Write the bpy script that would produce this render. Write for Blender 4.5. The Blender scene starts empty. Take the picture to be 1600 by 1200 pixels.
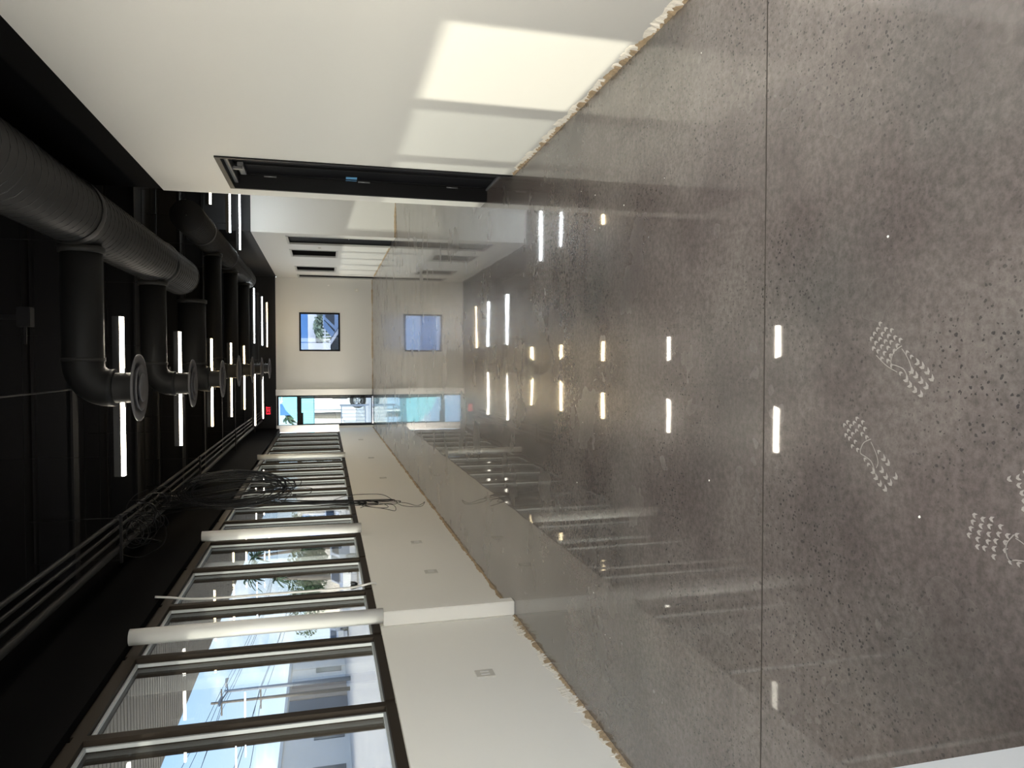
import bpy, bmesh, math, random
from mathutils import Vector, Matrix
random.seed(11)
SC = bpy.context.scene
COL = SC.collection

# ------------------------------------------------------------------ camera
PITCH, YAW, ROLL, FPX, EYE = .25202, .029095, .007758, 1131.6, 1.57
cam_data = bpy.data.cameras.new('camera')
cam = bpy.data.objects.new('camera', cam_data); COL.objects.link(cam)
cam_data.sensor_fit = 'HORIZONTAL'; cam_data.sensor_width = 36.0
cam_data.lens = FPX / 1600 * 36.0
cam_data.clip_start = .05; cam_data.clip_end = 900
fwd = Vector((-math.sin(YAW) * math.cos(PITCH), math.cos(YAW) * math.cos(PITCH), -math.sin(PITCH)))
rgt = Vector((math.cos(YAW), math.sin(YAW), 0)); dwn = fwd.cross(rgt)
r2 = math.cos(ROLL) * rgt + math.sin(ROLL) * dwn; d2 = fwd.cross(r2)
m = Matrix((d2, r2, -fwd)).transposed().to_4x4()       # the camera is held on its side: picture right = down in the room
m.translation = Vector((0, 0, EYE))
cam.matrix_world = m
SC.camera = cam

# ------------------------------------------------------------------ view
SC.view_settings.view_transform = 'Standard'; SC.view_settings.look = 'None'
SC.view_settings.exposure = .30; SC.view_settings.gamma = 1.0; SC.view_settings.use_curve_mapping = False
SC.cycles.max_bounces = 10; SC.cycles.diffuse_bounces = 5; SC.cycles.glossy_bounces = 5
SC.cycles.transparent_max_bounces = 24; SC.cycles.use_denoising = True
SC.cycles.sample_clamp_indirect = 5.0; SC.cycles.sample_clamp_direct = 9.0
SC.cycles.caustics_reflective = False

# ------------------------------------------------------------------ sky
SKY = 3.0; GLOW = (6.0, 5.1, 3.9, 1); GLOW_POW = 3.0
world = bpy.data.worlds.new('sky'); SC.world = world; world.use_nodes = True
nt = world.node_tree; nt.nodes.clear()
N = nt.nodes.new; L = nt.links.new
wo = N('ShaderNodeOutputWorld'); bg = N('ShaderNodeBackground'); L(bg.outputs[0], wo.inputs[0])
tc = N('ShaderNodeTexCoord'); sp = N('ShaderNodeSeparateXYZ'); L(tc.outputs['Generated'], sp.inputs[0])
ramp = N('ShaderNodeValToRGB'); L(sp.outputs[2], ramp.inputs[0])
e = ramp.color_ramp.elements
e[0].position = .0; e[0].color = (.86, .95, 1.0, 1); e[1].position = .75; e[1].color = (.13, .32, .80, 1)
k = e.new(.18); k.color = (.48, .70, 1.0, 1)
mp = N('ShaderNodeMapping'); mp.inputs['Scale'].default_value = (1, 1, 2.6); L(tc.outputs['Generated'], mp.inputs[0])
nz = N('ShaderNodeTexNoise'); nz.inputs['Scale'].default_value = 5.5; nz.inputs['Detail'].default_value = 8; nz.inputs['Roughness'].default_value = .55
L(mp.outputs[0], nz.inputs['Vector'])
cr = N('ShaderNodeValToRGB'); cr.color_ramp.elements[0].position = .50; cr.color_ramp.elements[1].position = .64
L(nz.outputs[0], cr.inputs[0])
mix = N('ShaderNodeMix'); mix.data_type = 'RGBA'; L(cr.outputs[0], mix.inputs[0]); L(ramp.outputs[0], mix.inputs[6]); mix.inputs[7].default_value = (1.15, 1.17, 1.2, 1)
TA = .893; CA = 1 / math.sqrt(1 + TA * TA); TE = .3 * CA
sd = Vector((CA, TA * CA, -TE)).normalized()           # the way the sunlight travels
dotn = N('ShaderNodeVectorMath'); dotn.operation = 'DOT_PRODUCT'; L(tc.outputs['Generated'], dotn.inputs[0]); dotn.inputs[1].default_value = -sd
mxn = N('ShaderNodeMath'); mxn.operation = 'MAXIMUM'; L(dotn.outputs['Value'], mxn.inputs[0]); mxn.inputs[1].default_value = 0
pwn = N('ShaderNodeMath'); pwn.operation = 'POWER'; L(mxn.outputs[0], pwn.inputs[0]); pwn.inputs[1].default_value = GLOW_POW
gln = N('ShaderNodeMix'); gln.data_type = 'RGBA'; gln.blend_type = 'ADD'; gln.clamp_result = False
L(pwn.outputs[0], gln.inputs[0]); L(mix.outputs[2], gln.inputs[6]); gln.inputs[7].default_value = GLOW
L(gln.outputs[2], bg.inputs[0]); bg.inputs[1].default_value = SKY

# ------------------------------------------------------------------ sun (low, from behind the camera on the window side)
sun_data = bpy.data.lights.new('sun', 'SUN'); sun_data.energy = 4.6; sun_data.angle = math.radians(.55); sun_data.color = (1, .91, .74)
sun = bpy.data.objects.new('sun', sun_data); COL.objects.link(sun)
sun.rotation_euler = sd.to_track_quat('-Z', 'Y').to_euler(); sun.location = (-20, -20, 12)

# ------------------------------------------------------------------ materials
def nodes(name):
    mt = bpy.data.materials.new(name); mt.use_nodes = True
    t = mt.node_tree; t.nodes.clear()
    o = t.nodes.new('ShaderNodeOutputMaterial')
    return mt, t, o

def pbr(name, col, rough=.6, metal=0., spec=.5, var=0., vscale=4., bump=0., bscale=40., emit=None, estr=0., stretch=None):
    mt, t, o = nodes(name)
    b = t.nodes.new('ShaderNodeBsdfPrincipled'); t.links.new(b.outputs[0], o.inputs[0])
    b.inputs['Base Color'].default_value = (*col, 1); b.inputs['Roughness'].default_value = rough
    b.inputs['Metallic'].default_value = metal; b.inputs['Specular IOR Level'].default_value = spec
    co = t.nodes.new('ShaderNodeTexCoord'); src = co.outputs['Object']
    if stretch:
        mpn = t.nodes.new('ShaderNodeMapping'); mpn.inputs['Scale'].default_value = stretch
        t.links.new(src, mpn.inputs[0]); src = mpn.outputs[0]
    if var or bump:
        n = t.nodes.new('ShaderNodeTexNoise'); n.inputs['Scale'].default_value = vscale; n.inputs['Detail'].default_value = 5
        t.links.new(src, n.inputs['Vector'])
    if var:
        mx = t.nodes.new('ShaderNodeMix'); mx.data_type = 'RGBA'
        mx.inputs[6].default_value = (*[c * (1 - var) for c in col], 1); mx.inputs[7].default_value = (*[min(1, c * (1 + var)) for c in col], 1)
        t.links.new(n.outputs[0], mx.inputs[0]); t.links.new(mx.outputs[2], b.inputs['Base Color'])
    if bump:
        n2 = t.nodes.new('ShaderNodeTexNoise'); n2.inputs['Scale'].default_value = bscale; n2.inputs['Detail'].default_value = 3
        t.links.new(src, n2.inputs['Vector'])
        bp = t.nodes.new('ShaderNodeBump'); bp.inputs['Strength'].default_value = bump; bp.inputs['Distance'].default_value = .01
        t.links.new(n2.outputs[0], bp.inputs['Height']); t.links.new(bp.outputs[0], b.inputs['Normal'])
    if emit:
        b.inputs['Emission Color'].default_value = (*emit, 1); b.inputs['Emission Strength'].default_value = estr
    return mt

def glass(name, tint):
    # architectural glass: lets light straight through, mirrors the room by its Fresnel reflectance
    mt, t, o = nodes(name)
    tr = t.nodes.new('ShaderNodeBsdfTransparent'); tr.inputs[0].default_value = (*[math.sqrt(c) for c in tint], 1)
    gl = t.nodes.new('ShaderNodeBsdfGlossy'); gl.inputs['Roughness'].default_value = 0.0; gl.inputs['Color'].default_value = (.9, .93, .95, 1)
    # Schlick reflectance of one face, the same from either side of the thin pane
    ge = t.nodes.new('ShaderNodeNewGeometry'); dt = t.nodes.new('ShaderNodeVectorMath'); dt.operation = 'DOT_PRODUCT'
    t.links.new(ge.outputs['Incoming'], dt.inputs[0]); t.links.new(ge.outputs['Normal'], dt.inputs[1])
    def mth(op, a, b):
        x = t.nodes.new('ShaderNodeMath'); x.operation = op
        for i, v in enumerate((a, b)):
            if v is None: continue
            if hasattr(v, 'is_linked'): t.links.new(v, x.inputs[i])
            else: x.inputs[i].default_value = v
        return x.outputs[0]
    c = mth('ABSOLUTE', dt.outputs['Value'], None); f5 = mth('POWER', mth('SUBTRACT', 1.0, c), 5.0)
    fr = mth('ADD', mth('MULTIPLY', f5, .955), .045)
    mx = t.nodes.new('ShaderNodeMixShader')
    t.links.new(fr, mx.inputs[0]); t.links.new(tr.outputs[0], mx.inputs[1]); t.links.new(gl.outputs[0], mx.inputs[2])
    t.links.new(mx.outputs[0], o.inputs[0])
    return mt

def floor_material():
    mt, t, o = nodes('polished_concrete')
    nn = t.nodes.new; ln = t.links.new
    b = nn('ShaderNodeBsdfPrincipled'); ln(b.outputs[0], o.inputs[0])
    co = nn('ShaderNodeTexCoord').outputs['Object']
    def noise(scale, detail=4, rough=.55, stretch=None, dist=0.):
        n = nn('ShaderNodeTexNoise'); n.inputs['Scale'].default_value = scale; n.inputs['Detail'].default_value = detail
        n.inputs['Roughness'].default_value = rough; n.inputs['Distortion'].default_value = dist
        if stretch:
            mpn = nn('ShaderNodeMapping'); mpn.inputs['Scale'].default_value = stretch; ln(co, mpn.inputs[0]); ln(mpn.outputs[0], n.inputs['Vector'])
        else: ln(co, n.inputs['Vector'])
        return n.outputs[0]
    def rampf(src, a, bb, ca=(0, 0, 0), cb=(1, 1, 1)):
        r = nn('ShaderNodeValToRGB'); r.color_ramp.elements[0].position = a; r.color_ramp.elements[1].position = bb
        r.color_ramp.interpolation = 'EASE'; r.color_ramp.elements[0].color = (*ca, 1); r.color_ramp.elements[1].color = (*cb, 1); ln(src, r.inputs[0]); return r.outputs[0]
    def mixc(f, a, bb, mode='MIX'):
        x = nn('ShaderNodeMix'); x.data_type = 'RGBA'; x.blend_type = mode
        for s, v in ((0, f), (6, a), (7, bb)):
            if hasattr(v, 'links') or hasattr(v, 'is_linked'): ln(v, x.inputs[s])
            elif isinstance(v, tuple): x.inputs[s].default_value = (*v, 1)
            else: x.inputs[s].default_value = v
        return x.outputs[2]
    def mth(op, a, bb=None):
        x = nn('ShaderNodeMath'); x.operation = op
        for i, v in enumerate((a, bb)):
            if v is None: continue
            if hasattr(v, 'is_linked'): ln(v, x.inputs[i])
            else: x.inputs[i].default_value = v
        return x.outputs[0]
    # clouds of brown-grey and green-grey cement, then a fine mottle
    base = mixc(rampf(noise(1.1, 6, .62), .27, .73), FLOOR_A, FLOOR_B)
    base = mixc(mth('MULTIPLY', rampf(noise(.7, 3), .42, .85), .9), base, FLOOR_C)
    base = mixc(.55, base, rampf(noise(38, 6, .75), .25, .75, (.24, .24, .24), (.80, .80, .80)), 'OVERLAY')
    # exposed aggregate chips, only where the grinding went deep enough
    area = rampf(noise(1.25, 3), .38, .60)
    v = nn('ShaderNodeTexVoronoi'); v.inputs['Scale'].default_value = 75; v.inputs['Randomness'].default_value = 1
    wv = nn('ShaderNodeVectorMath'); wv.operation = 'ADD'
    nz2 = nn('ShaderNodeTexNoise'); nz2.inputs['Scale'].default_value = 90; ln(co, nz2.inputs['Vector'])
    sc2 = nn('ShaderNodeVectorMath'); sc2.operation = 'SCALE'; sc2.inputs['Scale'].default_value = .012; ln(nz2.outputs[1], sc2.inputs[0])
    ln(co, wv.inputs[0]); ln(sc2.outputs[0], wv.inputs[1]); ln(wv.outputs[0], v.inputs['Vector'])
    sep = nn('ShaderNodeSeparateXYZ'); ln(v.outputs['Color'], sep.inputs[0])
    size = mth('MULTIPLY', mth('POWER', sep.outputs[0], 1.35), .40)
    chip = mth('LESS_THAN', v.outputs['Distance'], size)
    pick = mth('GREATER_THAN', sep.outputs[1], .10)
    dark = mth('MULTIPLY', mth('MULTIPLY', chip, pick), mth('MULTIPLY', area, .80))
    base = mixc(dark, base, (.030, .029, .030))
    lite = mth('MULTIPLY', mth('MULTIPLY', mth('LESS_THAN', v.outputs['Distance'], .11), mth('GREATER_THAN', sep.outputs[2], .93)), .5)
    base = mixc(lite, base, (.55, .52, .47))
    ln(base, b.inputs['Base Color'])
    rr = nn('ShaderNodeMapRange'); ln(noise(1.6, 4), rr.inputs[0]); rr.inputs[1].default_value = .1; rr.inputs[2].default_value = .9
    rr.inputs[3].default_value = .20; rr.inputs[4].default_value = .32
    ln(rr.outputs[0], b.inputs['Roughness'])
    b.inputs['Specular IOR Level'].default_value = .22
    b.inputs['Coat Weight'].default_value = .60; b.inputs['Coat Roughness'].default_value = .028; b.inputs['Coat IOR'].default_value = 1.75
    # the slab is not dead flat: long soft waves
    bp = nn('ShaderNodeBump'); bp.inputs['Strength'].default_value = 1.0; bp.inputs['Distance'].default_value = .0009
    ln(mth('ADD', noise(1.5, 1, .4), mth('MULTIPLY', noise(5, 1, .4), .12)), bp.inputs['Height'])
    ln(bp.outputs[0], b.inputs['Normal']); ln(bp.outputs[0], b.inputs['Coat Normal'])
    return mt

FLOOR_A = (.088, .073, .070); FLOOR_B = (.172, .154, .142); FLOOR_C = (.078, .084, .078)
M = dict(
    floor=floor_material(),
    wall=pbr('wall_paint_warm_white', (.595, .59, .567), .5, spec=.3, var=.012, vscale=.8, bump=.04, bscale=160),
    knee=pbr('knee_wall_cream_paint', (.92, .90, .84), .5, spec=.3, var=.012, vscale=.8, bump=.04, bscale=160),
    wall_white=pbr('smooth_white_paint', (.84, .835, .80), .35, spec=.5),
    black=pbr('black_ceiling_paint', (.012, .012, .013), .75, spec=.3, var=.25, vscale=1.5),
    bulk=pbr('black_fabric_bulkhead', (.0035, .0035, .0038), .95, spec=.05, var=.3, vscale=1.2),
    deck=pbr('black_metal_deck', (.010, .010, .011), .85, spec=.1, var=.2, vscale=2),
    duct=pbr('black_duct_paint', (.030, .029, .028), .62, spec=.35, var=.12, vscale=3),
    branch=pbr('black_branch_duct_paint', (.012, .012, .012), .6, spec=.3),
    ductseam=pbr('duct_seam_black', (.010, .010, .010), .6),
    diff=pbr('dark_grey_diffuser', (.13, .125, .13), .55),
    conduit=pbr('dark_painted_conduit', (.008, .008, .009), .7, spec=.2),
    housing=pbr('black_light_housing', (.02, .02, .02), .5),
    bronze=pbr('dark_bronze_aluminium', (.030, .023, .017), .6, spec=.08),
    bead=pbr('grey_glazing_gasket', (.42, .44, .44), .5),
    blackframe=pbr('black_aluminium', (.006, .006, .007), .5, spec=.14),
    doorleaf=pbr('black_door_leaf', (.003, .003, .004), .6, spec=.08),
    steel=pbr('brushed_grey_steel', (.16, .165, .175), .4, metal=.5),
    sticker=pbr('blue_sticker_film', (.10, .27, .48), .4),
    jamb=pbr('silver_grey_casing', (.38, .38, .37), .4),
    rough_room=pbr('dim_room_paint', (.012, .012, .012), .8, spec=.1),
    torn=pbr('torn_gypsum_paper', (.36, .27, .17), .9, var=.5, vscale=22, bump=.6, bscale=90),
    torn_white=pbr('scraped_gypsum', (.80, .76, .68), .9, var=.15, vscale=30, bump=.5, bscale=70),
    joint=pbr('joint_filler_dark', (.035, .028, .022), .8),
    jointlight=pbr('joint_shoulder', (.22, .19, .15), .5),
    dust=pbr('white_boot_dust', (.29, .27, .25), .9, var=.3, vscale=60),
    plate=pbr('outlet_cover_grey_white', (.60, .58, .52), .45),
    plate_hole=pbr('outlet_slot_dark', (.12, .12, .12), .6),
    wire=pbr('black_cable_sheath', (.006, .006, .007), .5, spec=.2),
    raceway=pbr('white_plastic_raceway', (.75, .74, .72), .4),
    crumb=pbr('white_plaster_crumb', (.8, .78, .72), .8),
    exit_red=pbr('exit_red_face', (.5, .01, .02), .4, emit=(1.0, .03, .06), estr=1.0),
    exit_dark=pbr('exit_dark_letters', (.02, .0, .0), .6),
    glass_tint=glass('tinted_window_glass', (.325, .36, .375)),
    glass_clear=glass('clear_window_glass', (.86, .90, .90)),
    glass_door=glass('pale_tinted_door_glass', (.36, .44, .47)),
    glass_blue=glass('lightly_tinted_glass', (.20, .25, .34)),
    soffit=pbr('ribbed_soffit_boards', (.33, .315, .295), .7, var=.18, vscale=3.0, stretch=(.35, 9, 1)),
    soffit_rear=pbr('plain_soffit', (.6, .57, .53), .7),
    asphalt=pbr('asphalt', (.45, .42, .37), .9, var=.15, vscale=.6),
    pave=pbr('pale_concrete_paving', (.52, .50, .47), .85, var=.08, vscale=1.5),
    b_grey=pbr('grey_stucco', (.74, .69, .62), .9, var=.05, vscale=.5),
    b_white=pbr('white_stucco', (.62, .62, .60), .9, var=.04, vscale=.5),
    b_tan=pbr('tan_stucco', (.42, .33, .25), .9, var=.05, vscale=.5),
    b_navy=pbr('navy_panel', (.09, .10, .13), .5),
    b_window=pbr('dark_shopfront_glass', (.05, .07, .09), .1),
    blue_pale=pbr('light_blue_paint', (.22, .48, .85), .5),
    blue=pbr('bright_blue_paint', (.05, .16, .65), .5),
    teal=pbr('pale_turquoise_canopy', (.25, .62, .68), .6),
    metal_pole=pbr('galvanised_pole', (.20, .22, .25), .5),
    wood_pole=pbr('weathered_wood_pole', (.16, .14, .12), .9),
    bark=pbr('palm_bark', (.15, .13, .11), .9, var=.3, vscale=6),
    leaf=pbr('dark_green_foliage', (.045, .085, .035), .8, var=.5, vscale=2),
    leafpale=pbr('dusty_pale_foliage', (.20, .25, .17), .8, var=.4, vscale=2),
    palmleaf=pbr('palm_frond_green', (.05, .09, .05), .7, var=.3, vscale=3),
    car_silver=pbr('silver_car_paint', (.40, .42, .45), .3, metal=.3, spec=.6),
    car_white=pbr('white_car_paint', (.70, .70, .70), .3, spec=.6),
    car_blue=pbr('grey_blue_car_paint', (.20, .27, .38), .3, spec=.6),
    carglass=pbr('dark_car_window', (.02, .025, .03), .08, spec=.8),
    tyre=pbr('black_tyre_rubber', (.015, .015, .015), .8),
    rim=pbr('grey_wheel_rim', (.35, .36, .38), .35, metal=.7),
    railing=pbr('blue_grey_railing', (.20, .24, .34), .5),
    red=pbr('red_paint', (.55, .03, .05), .5),
)
def lamp_mat(name, col, s):
    mt, t, o = nodes(name); em = t.nodes.new('ShaderNodeEmission'); em.inputs[0].default_value = (*col, 1); em.inputs[1].default_value = s
    t.links.new(em.outputs[0], o.inputs[0]); return mt
M['lamp_warm'] = lamp_mat('warm_lamp_diffuser', (1, .90, .74), 68)
M['lamp_cool'] = lamp_mat('cool_lamp_diffuser', (.90, .97, 1), 48)
M['lamp_amber'] = lamp_mat('amber_lamp_diffuser', (1, .77, .44), 42)

# ------------------------------------------------------------------ mesh helpers
class MB:
    def __init__(s): s.bm = bmesh.new()
    def box(s, x0, x1, y0, y1, z0, z1, bev=0.):
        r = bmesh.ops.create_cube(s.bm, size=1)
        vs = r['verts']
        bmesh.ops.scale(s.bm, vec=(x1 - x0, y1 - y0, z1 - z0), verts=vs)
        bmesh.ops.translate(s.bm, vec=((x0 + x1) / 2, (y0 + y1) / 2, (z0 + z1) / 2), verts=vs)
        if bev:
            es = list({e for v in vs for e in v.link_edges})
            bmesh.ops.bevel(s.bm, geom=es, offset=bev, segments=2, affect='EDGES')
        return s
    def poly(s, pts, thick):
        # closed outline (list of Vectors) pushed out by the vector 'thick'
        a = [s.bm.verts.new(p) for p in pts]; b = [s.bm.verts.new(Vector(p) + Vector(thick)) for p in pts]
        n = len(a)
        s.bm.faces.new(a); s.bm.faces.new(b[::-1])
        for i in range(n): s.bm.faces.new((a[i], b[i], b[(i + 1) % n], a[(i + 1) % n]))
        return s
    def tube(s, pts, r, seg=10, cap=True, rr=None):
        pts = [Vector(p) for p in pts]; rings = []
        up = Vector((0, 0, 1))
        prev = None
        for i, p in enumerate(pts):
            d = (pts[min(i + 1, len(pts) - 1)] - pts[max(i - 1, 0)]).normalized()
            if prev is None:
                a = d.cross(up) if abs(d.z) < .95 else d.cross(Vector((1, 0, 0)))
            else:
                a = prev - d * prev.dot(d)
                if a.length < 1e-6: a = d.cross(Vector((1, 0, 0)))
            a.normalize(); prev = a; b = d.cross(a)
            q = rr[i] if rr else r
            rings.append([s.bm.verts.new(p + a * q * math.cos(2 * math.pi * k / seg) + b * q * math.sin(2 * math.pi * k / seg)) for k in range(seg)])
        for i in range(len(rings) - 1):
            for k in range(seg):
                f = s.bm.faces.new((rings[i][k], rings[i][(k + 1) % seg], rings[i + 1][(k + 1) % seg], rings[i + 1][k])); f.smooth = True
        if cap:
            s.bm.faces.new(rings[0][::-1]); s.bm.faces.new(rings[-1])
        return s
    def lathe(s, prof, c=(0, 0, 0), seg=32, axis='Z'):
        rings = []
        for r, h in prof:
            ring = []
            for k in range(seg):
                a = 2 * math.pi * k / seg
                u, w = r * math.cos(a), r * math.sin(a)
                v = {'Z': (u, w, h), 'Y': (u, h, w), 'X': (h, u, w)}[axis]
                ring.append(s.bm.verts.new(Vector(c) + Vector(v)))
            rings.append(ring)
        for i in range(len(rings) - 1):
            for k in range(seg):
                f = s.bm.faces.new((rings[i][k], rings[i][(k + 1) % seg], rings[i + 1][(k + 1) % seg], rings[i + 1][k])); f.smooth = True
        return s
    def build(s, name, mat, parent=None, loc=None):
        bmesh.ops.recalc_face_normals(s.bm, faces=s.bm.faces)
        me = bpy.data.meshes.new(name); s.bm.to_mesh(me); s.bm.free()
        me.materials.append(M[mat] if isinstance(mat, str) else mat)
        o = bpy.data.objects.new(name, me); COL.objects.link(o)
        if loc: o.location = loc
        if parent: o.parent = parent
        return o

def tag(o, label, cat, group=None):
    o['label'] = label; o['category'] = cat
    if group: o['group'] = group
    return o
def thing(name, label, cat, loc=(0, 0, 0), group=None, rz=0.):
    o = bpy.data.objects.new(name, None); COL.objects.link(o); o.location = loc; o.rotation_euler = (0, 0, rz)
    o.empty_display_size = .1
    return tag(o, label, cat, group)
def struct(o, label=None):
    o['kind'] = 'structure'
    if label: o['label'] = label
    return o
def box(*a, bev=0.): return MB().box(*a, bev=bev)
def smooth_path(pts, n=8):
    P = [Vector(p) for p in pts]; out = []
    for i in range(len(P) - 1):
        p0, p1, p2, p3 = P[max(i - 1, 0)], P[i], P[i + 1], P[min(i + 2, len(P) - 1)]
        for j in range(n):
            t = j / n
            out.append(.5 * ((2 * p1) + (p2 - p0) * t + (2 * p0 - 5 * p1 + 4 * p2 - p3) * t * t + (3 * p1 - p0 - 3 * p2 + p3) * t ** 3))
    out.append(P[-1]); return out

XL, XR, YB = -2.18, 1.62, 25.3       # kneewall face, right wall face, back wall face
X2 = 2.87                            # right wall beyond the opening
YE, YF = 7.41, 16.9                  # end of the near right wall, start of the far one
ZC = 4.35; ZW = 3.02

# ------------------------------------------------------------------ room shell
struct(box(-2.6, 6.2, -1.7, 25.6, -.25, 0).build('floor', 'floor'), 'polished grey concrete floor reflecting the lamps')
cb = MB(); cb.box(-2.8, 6.4, -1.9, 25.8, ZC + .04, ZC + .2)
y = -1.7
while y < 25.5:
    cb.box(-2.6, 6.2, y, y + .30, ZC + .034, ZC + .05); y += .60
struct(cb.build('ceiling', 'deck'), 'black ribbed metal deck ceiling')

def slab_with_holes(axis, c0, c1, a0, a1, z0, z1, holes):
    # wall between planes c0..c1, running a0..a1, with rectangular holes (a, b, z, z)
    mb = MB()
    def put(a, b, u, v):
        if b - a < 1e-4 or v - u < 1e-4: return
        if axis == 'Y': mb.box(c0, c1, a, b, u, v)
        else: mb.box(a, b, c0, c1, u, v)
    cur = a0
    for (a, b, u, v) in sorted(holes):
        put(cur, a, z0, z1); put(a, b, z0, u); put(a, b, v, z1); cur = b
    put(cur, a1, z0, z1)
    return mb

D0, D1, DH = 6.08, 7.13, 2.40
struct(slab_with_holes('Y', XR, XR + .16, 2.8, YE, 0, ZW, [(D0, D1, 0, DH)]).build('wall_right', 'wall'), 'long white wall with the black door')
struct(box(XR + .01, XR + .15, 2.8, YE - .02, ZW, ZC).build('wall_right_upper', 'bulk'), 'black painted band above the white wall')
struct(slab_with_holes('Y', X2, X2 + .16, YF - .16, YB + .16, 0, ZW + .1,
       [(17.06, 18.2, 0, 2.42), (19.05, 20.28, 1.23, 2.43), (22.25, 23.42, 1.23, 2.43), (24.3, 25.2, 0, 2.43)]).build('wall_far_right', 'wall'), 'white wall with two doors and two openings')
struct(box(X2 + .16, 6.0, YF - .16, YF, 0, ZW + .1).build('wall_return', 'wall'), 'blank white wall facing the room')
struct(box(X2 + .02, 6.0, YF - .14, YF - .02, ZW + .1, ZC).build('wall_return_upper', 'black'))
struct(box(X2 + .02, X2 + .14, YF, YB, ZW + .1, ZC).build('wall_far_right_upper', 'black'))
struct(box(5.8, 5.96, YE - .3, YF, 0, ZC).build('wall_alcove', 'wall'))
struct(box(XR + .16, 5.8, YE - .3, YE - .16, 0, ZC).build('wall_alcove_side', 'wall'))
# dim rooms seen through the doors and openings of the far right wall
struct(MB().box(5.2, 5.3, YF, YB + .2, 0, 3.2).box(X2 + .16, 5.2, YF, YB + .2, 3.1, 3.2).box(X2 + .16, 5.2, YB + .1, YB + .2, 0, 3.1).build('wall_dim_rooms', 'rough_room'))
struct(slab_with_holes('X', YB, YB + .2, -2.3, X2, 0, 3.16, [(-2.10, -1.06, 0, 3.14), (.42, 1.72, 1.08, 2.41)]).build('wall_back', 'wall'), 'plain white end wall')
struct(box(-2.4, X2 + .16, YB + .01, YB + .19, 3.16, ZC).build('wall_back_upper', 'black'), 'black band above the end wall')
# left: kneewall in two runs with a joint at the pilaster, black bulkhead above
struct(MB().box(-2.42, XL, -1.6, 6.00, 0, 1.14).build('wall_left', 'knee'), 'cream knee wall under the nearest windows')
struct(MB().box(-2.42, XL, 6.02, YB, 0, 1.14).build('wall_left_far', 'knee'), 'long knee wall under the window row')
ub = MB().box(-2.42, XL + .02, -1.6, YB, 3.06, ZC)
struct(ub.build('wall_left_upper', 'bulk'), 'black band above the window row')
# behind the camera: low wall and wide glazing
struct(slab_with_holes('X', -1.6, -1.4, -2.42, 5.2, 0, ZC, [(-2.1, 5.0, 1.15, 4.0)]).build('wall_front', 'wall'))
wf = thing('window_front', 'glazing', 'window'); del wf['label']; del wf['category']; struct(wf)
fr = MB()
for x in (-2.1, -.92, .26, 1.44, 2.62, 3.8, 4.94): fr.box(x, x + .06, -1.54, -1.46, 1.15, 4.0)
fr.box(-2.1, 5.0, -1.54, -1.46, 1.15, 1.21).box(-2.1, 5.0, -1.54, -1.46, 3.94, 4.0)
fr.build('window_frame', 'bronze', wf)
box(-2.08, 4.98, -1.506, -1.494, 1.17, 3.98).build('glass_pane', 'glass_clear', wf)
struct(slab_with_holes('Y', 5.0, 5.2, -1.4, 3.0, 0, ZC, [(-1.2, 2.7, .2, 4.1)]).build('wall_added_bay_side', 'wall'))  # unseen glazed side bay, added to throw daylight on the knee wall
struct(box(XR + .16, 5.0, 2.8, 3.0, 0, ZC).build('wall_added_bay_back', 'wall'))
box(5.09, 5.11, -1.2, 2.7, .2, 4.1).build('glass_pane', 'glass_clear', wf)

# saw-cut joint across the floor
jm = MB().box(XL, XR, 2.356, 2.362, .0002, .0008)
struct(jm.build('trim_1', 'joint'), 'dark saw-cut joint line across the concrete')

# ------------------------------------------------------------------ windows of the left wall
W0, WS, WG = 1.065, 1.225, 18
ys = [W0 + WS * k for k in range(-2, WG + 2)]
XG = -2.30
for i in range(len(ys) - 1):
    a, b = ys[i], ys[i + 1]
    b = min(b, YB - .05)
    if b - a < .3: continue
    w = bpy.data.objects.new('window_%d' % (i + 1), None); COL.objects.link(w); w.location = (XG, (a + b) / 2, 1.14); struct(w)
    o = Vector((XG, (a + b) / 2, 1.14)); hw = (b - a) / 2
    f = MB()
    f.box(-.075, .075, -hw, -hw + .032, 0, 1.90).box(-.075, .075, hw - .032, hw, 0, 1.90)
    f.box(-.075, .085, -hw + .032, hw - .032, 0, .065).box(-.075, .075, -hw + .032, hw - .032, 1.83, 1.92)
    f.build('window_frame', 'bronze', w)
    g = MB(); t0, t1 = .012, .036
    g.box(t0, t1, -hw + .032, -hw + .048, .065, 1.83).box(t0, t1, hw - .048, hw - .032, .065, 1.83)
    g.box(t0, t1, -hw + .048, hw - .048, .065, .083).box(t0, t1, -hw + .048, hw - .048, 1.812, 1.83)
    g.build('glazing_bead', 'bead', w)
    box(-.004, .004, -hw + .03, hw - .03, .06, 1.835).build('glass_pane', 'glass_tint' if a > 1.0 else 'glass_clear', w)

# ------------------------------------------------------------------ white columns
def column(name, label, y, z0, z1, r=.062, x=-2.10):
    c = thing(name, label, 'column', (x, y, z0), 'round white columns in the window row')
    MB().tube([(0, 0, 0), (0, 0, z1 - z0)], r, 28).build('shaft', 'wall_white', c)
    return c
c1 = column('column', 'round white column running down to the floor beside the nearest windows', 6.06, 1.12, 3.04)
MB().box(-.075, .045, -.05, .055, -1.12, .0, bev=.006).build('boxed_base', 'knee', c1)
column('column', 'round white column ending on the knee wall, just before the hanging cables', 9.42, 1.14, 3.04)
column('column', 'farthest round white column, between the hanging cables and the end wall', 17.1, 1.14, 3.06)
struct(box(-2.19, -2.06, YB - .12, YB, 1.14, 3.16).build('trim_2', 'wall_white'), 'white corner post between the last window and the glass door')
struct(box(-2.19, -2.11, YB - .05, YB, 0, 1.14).build('trim_3', 'wall_white'))
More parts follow.
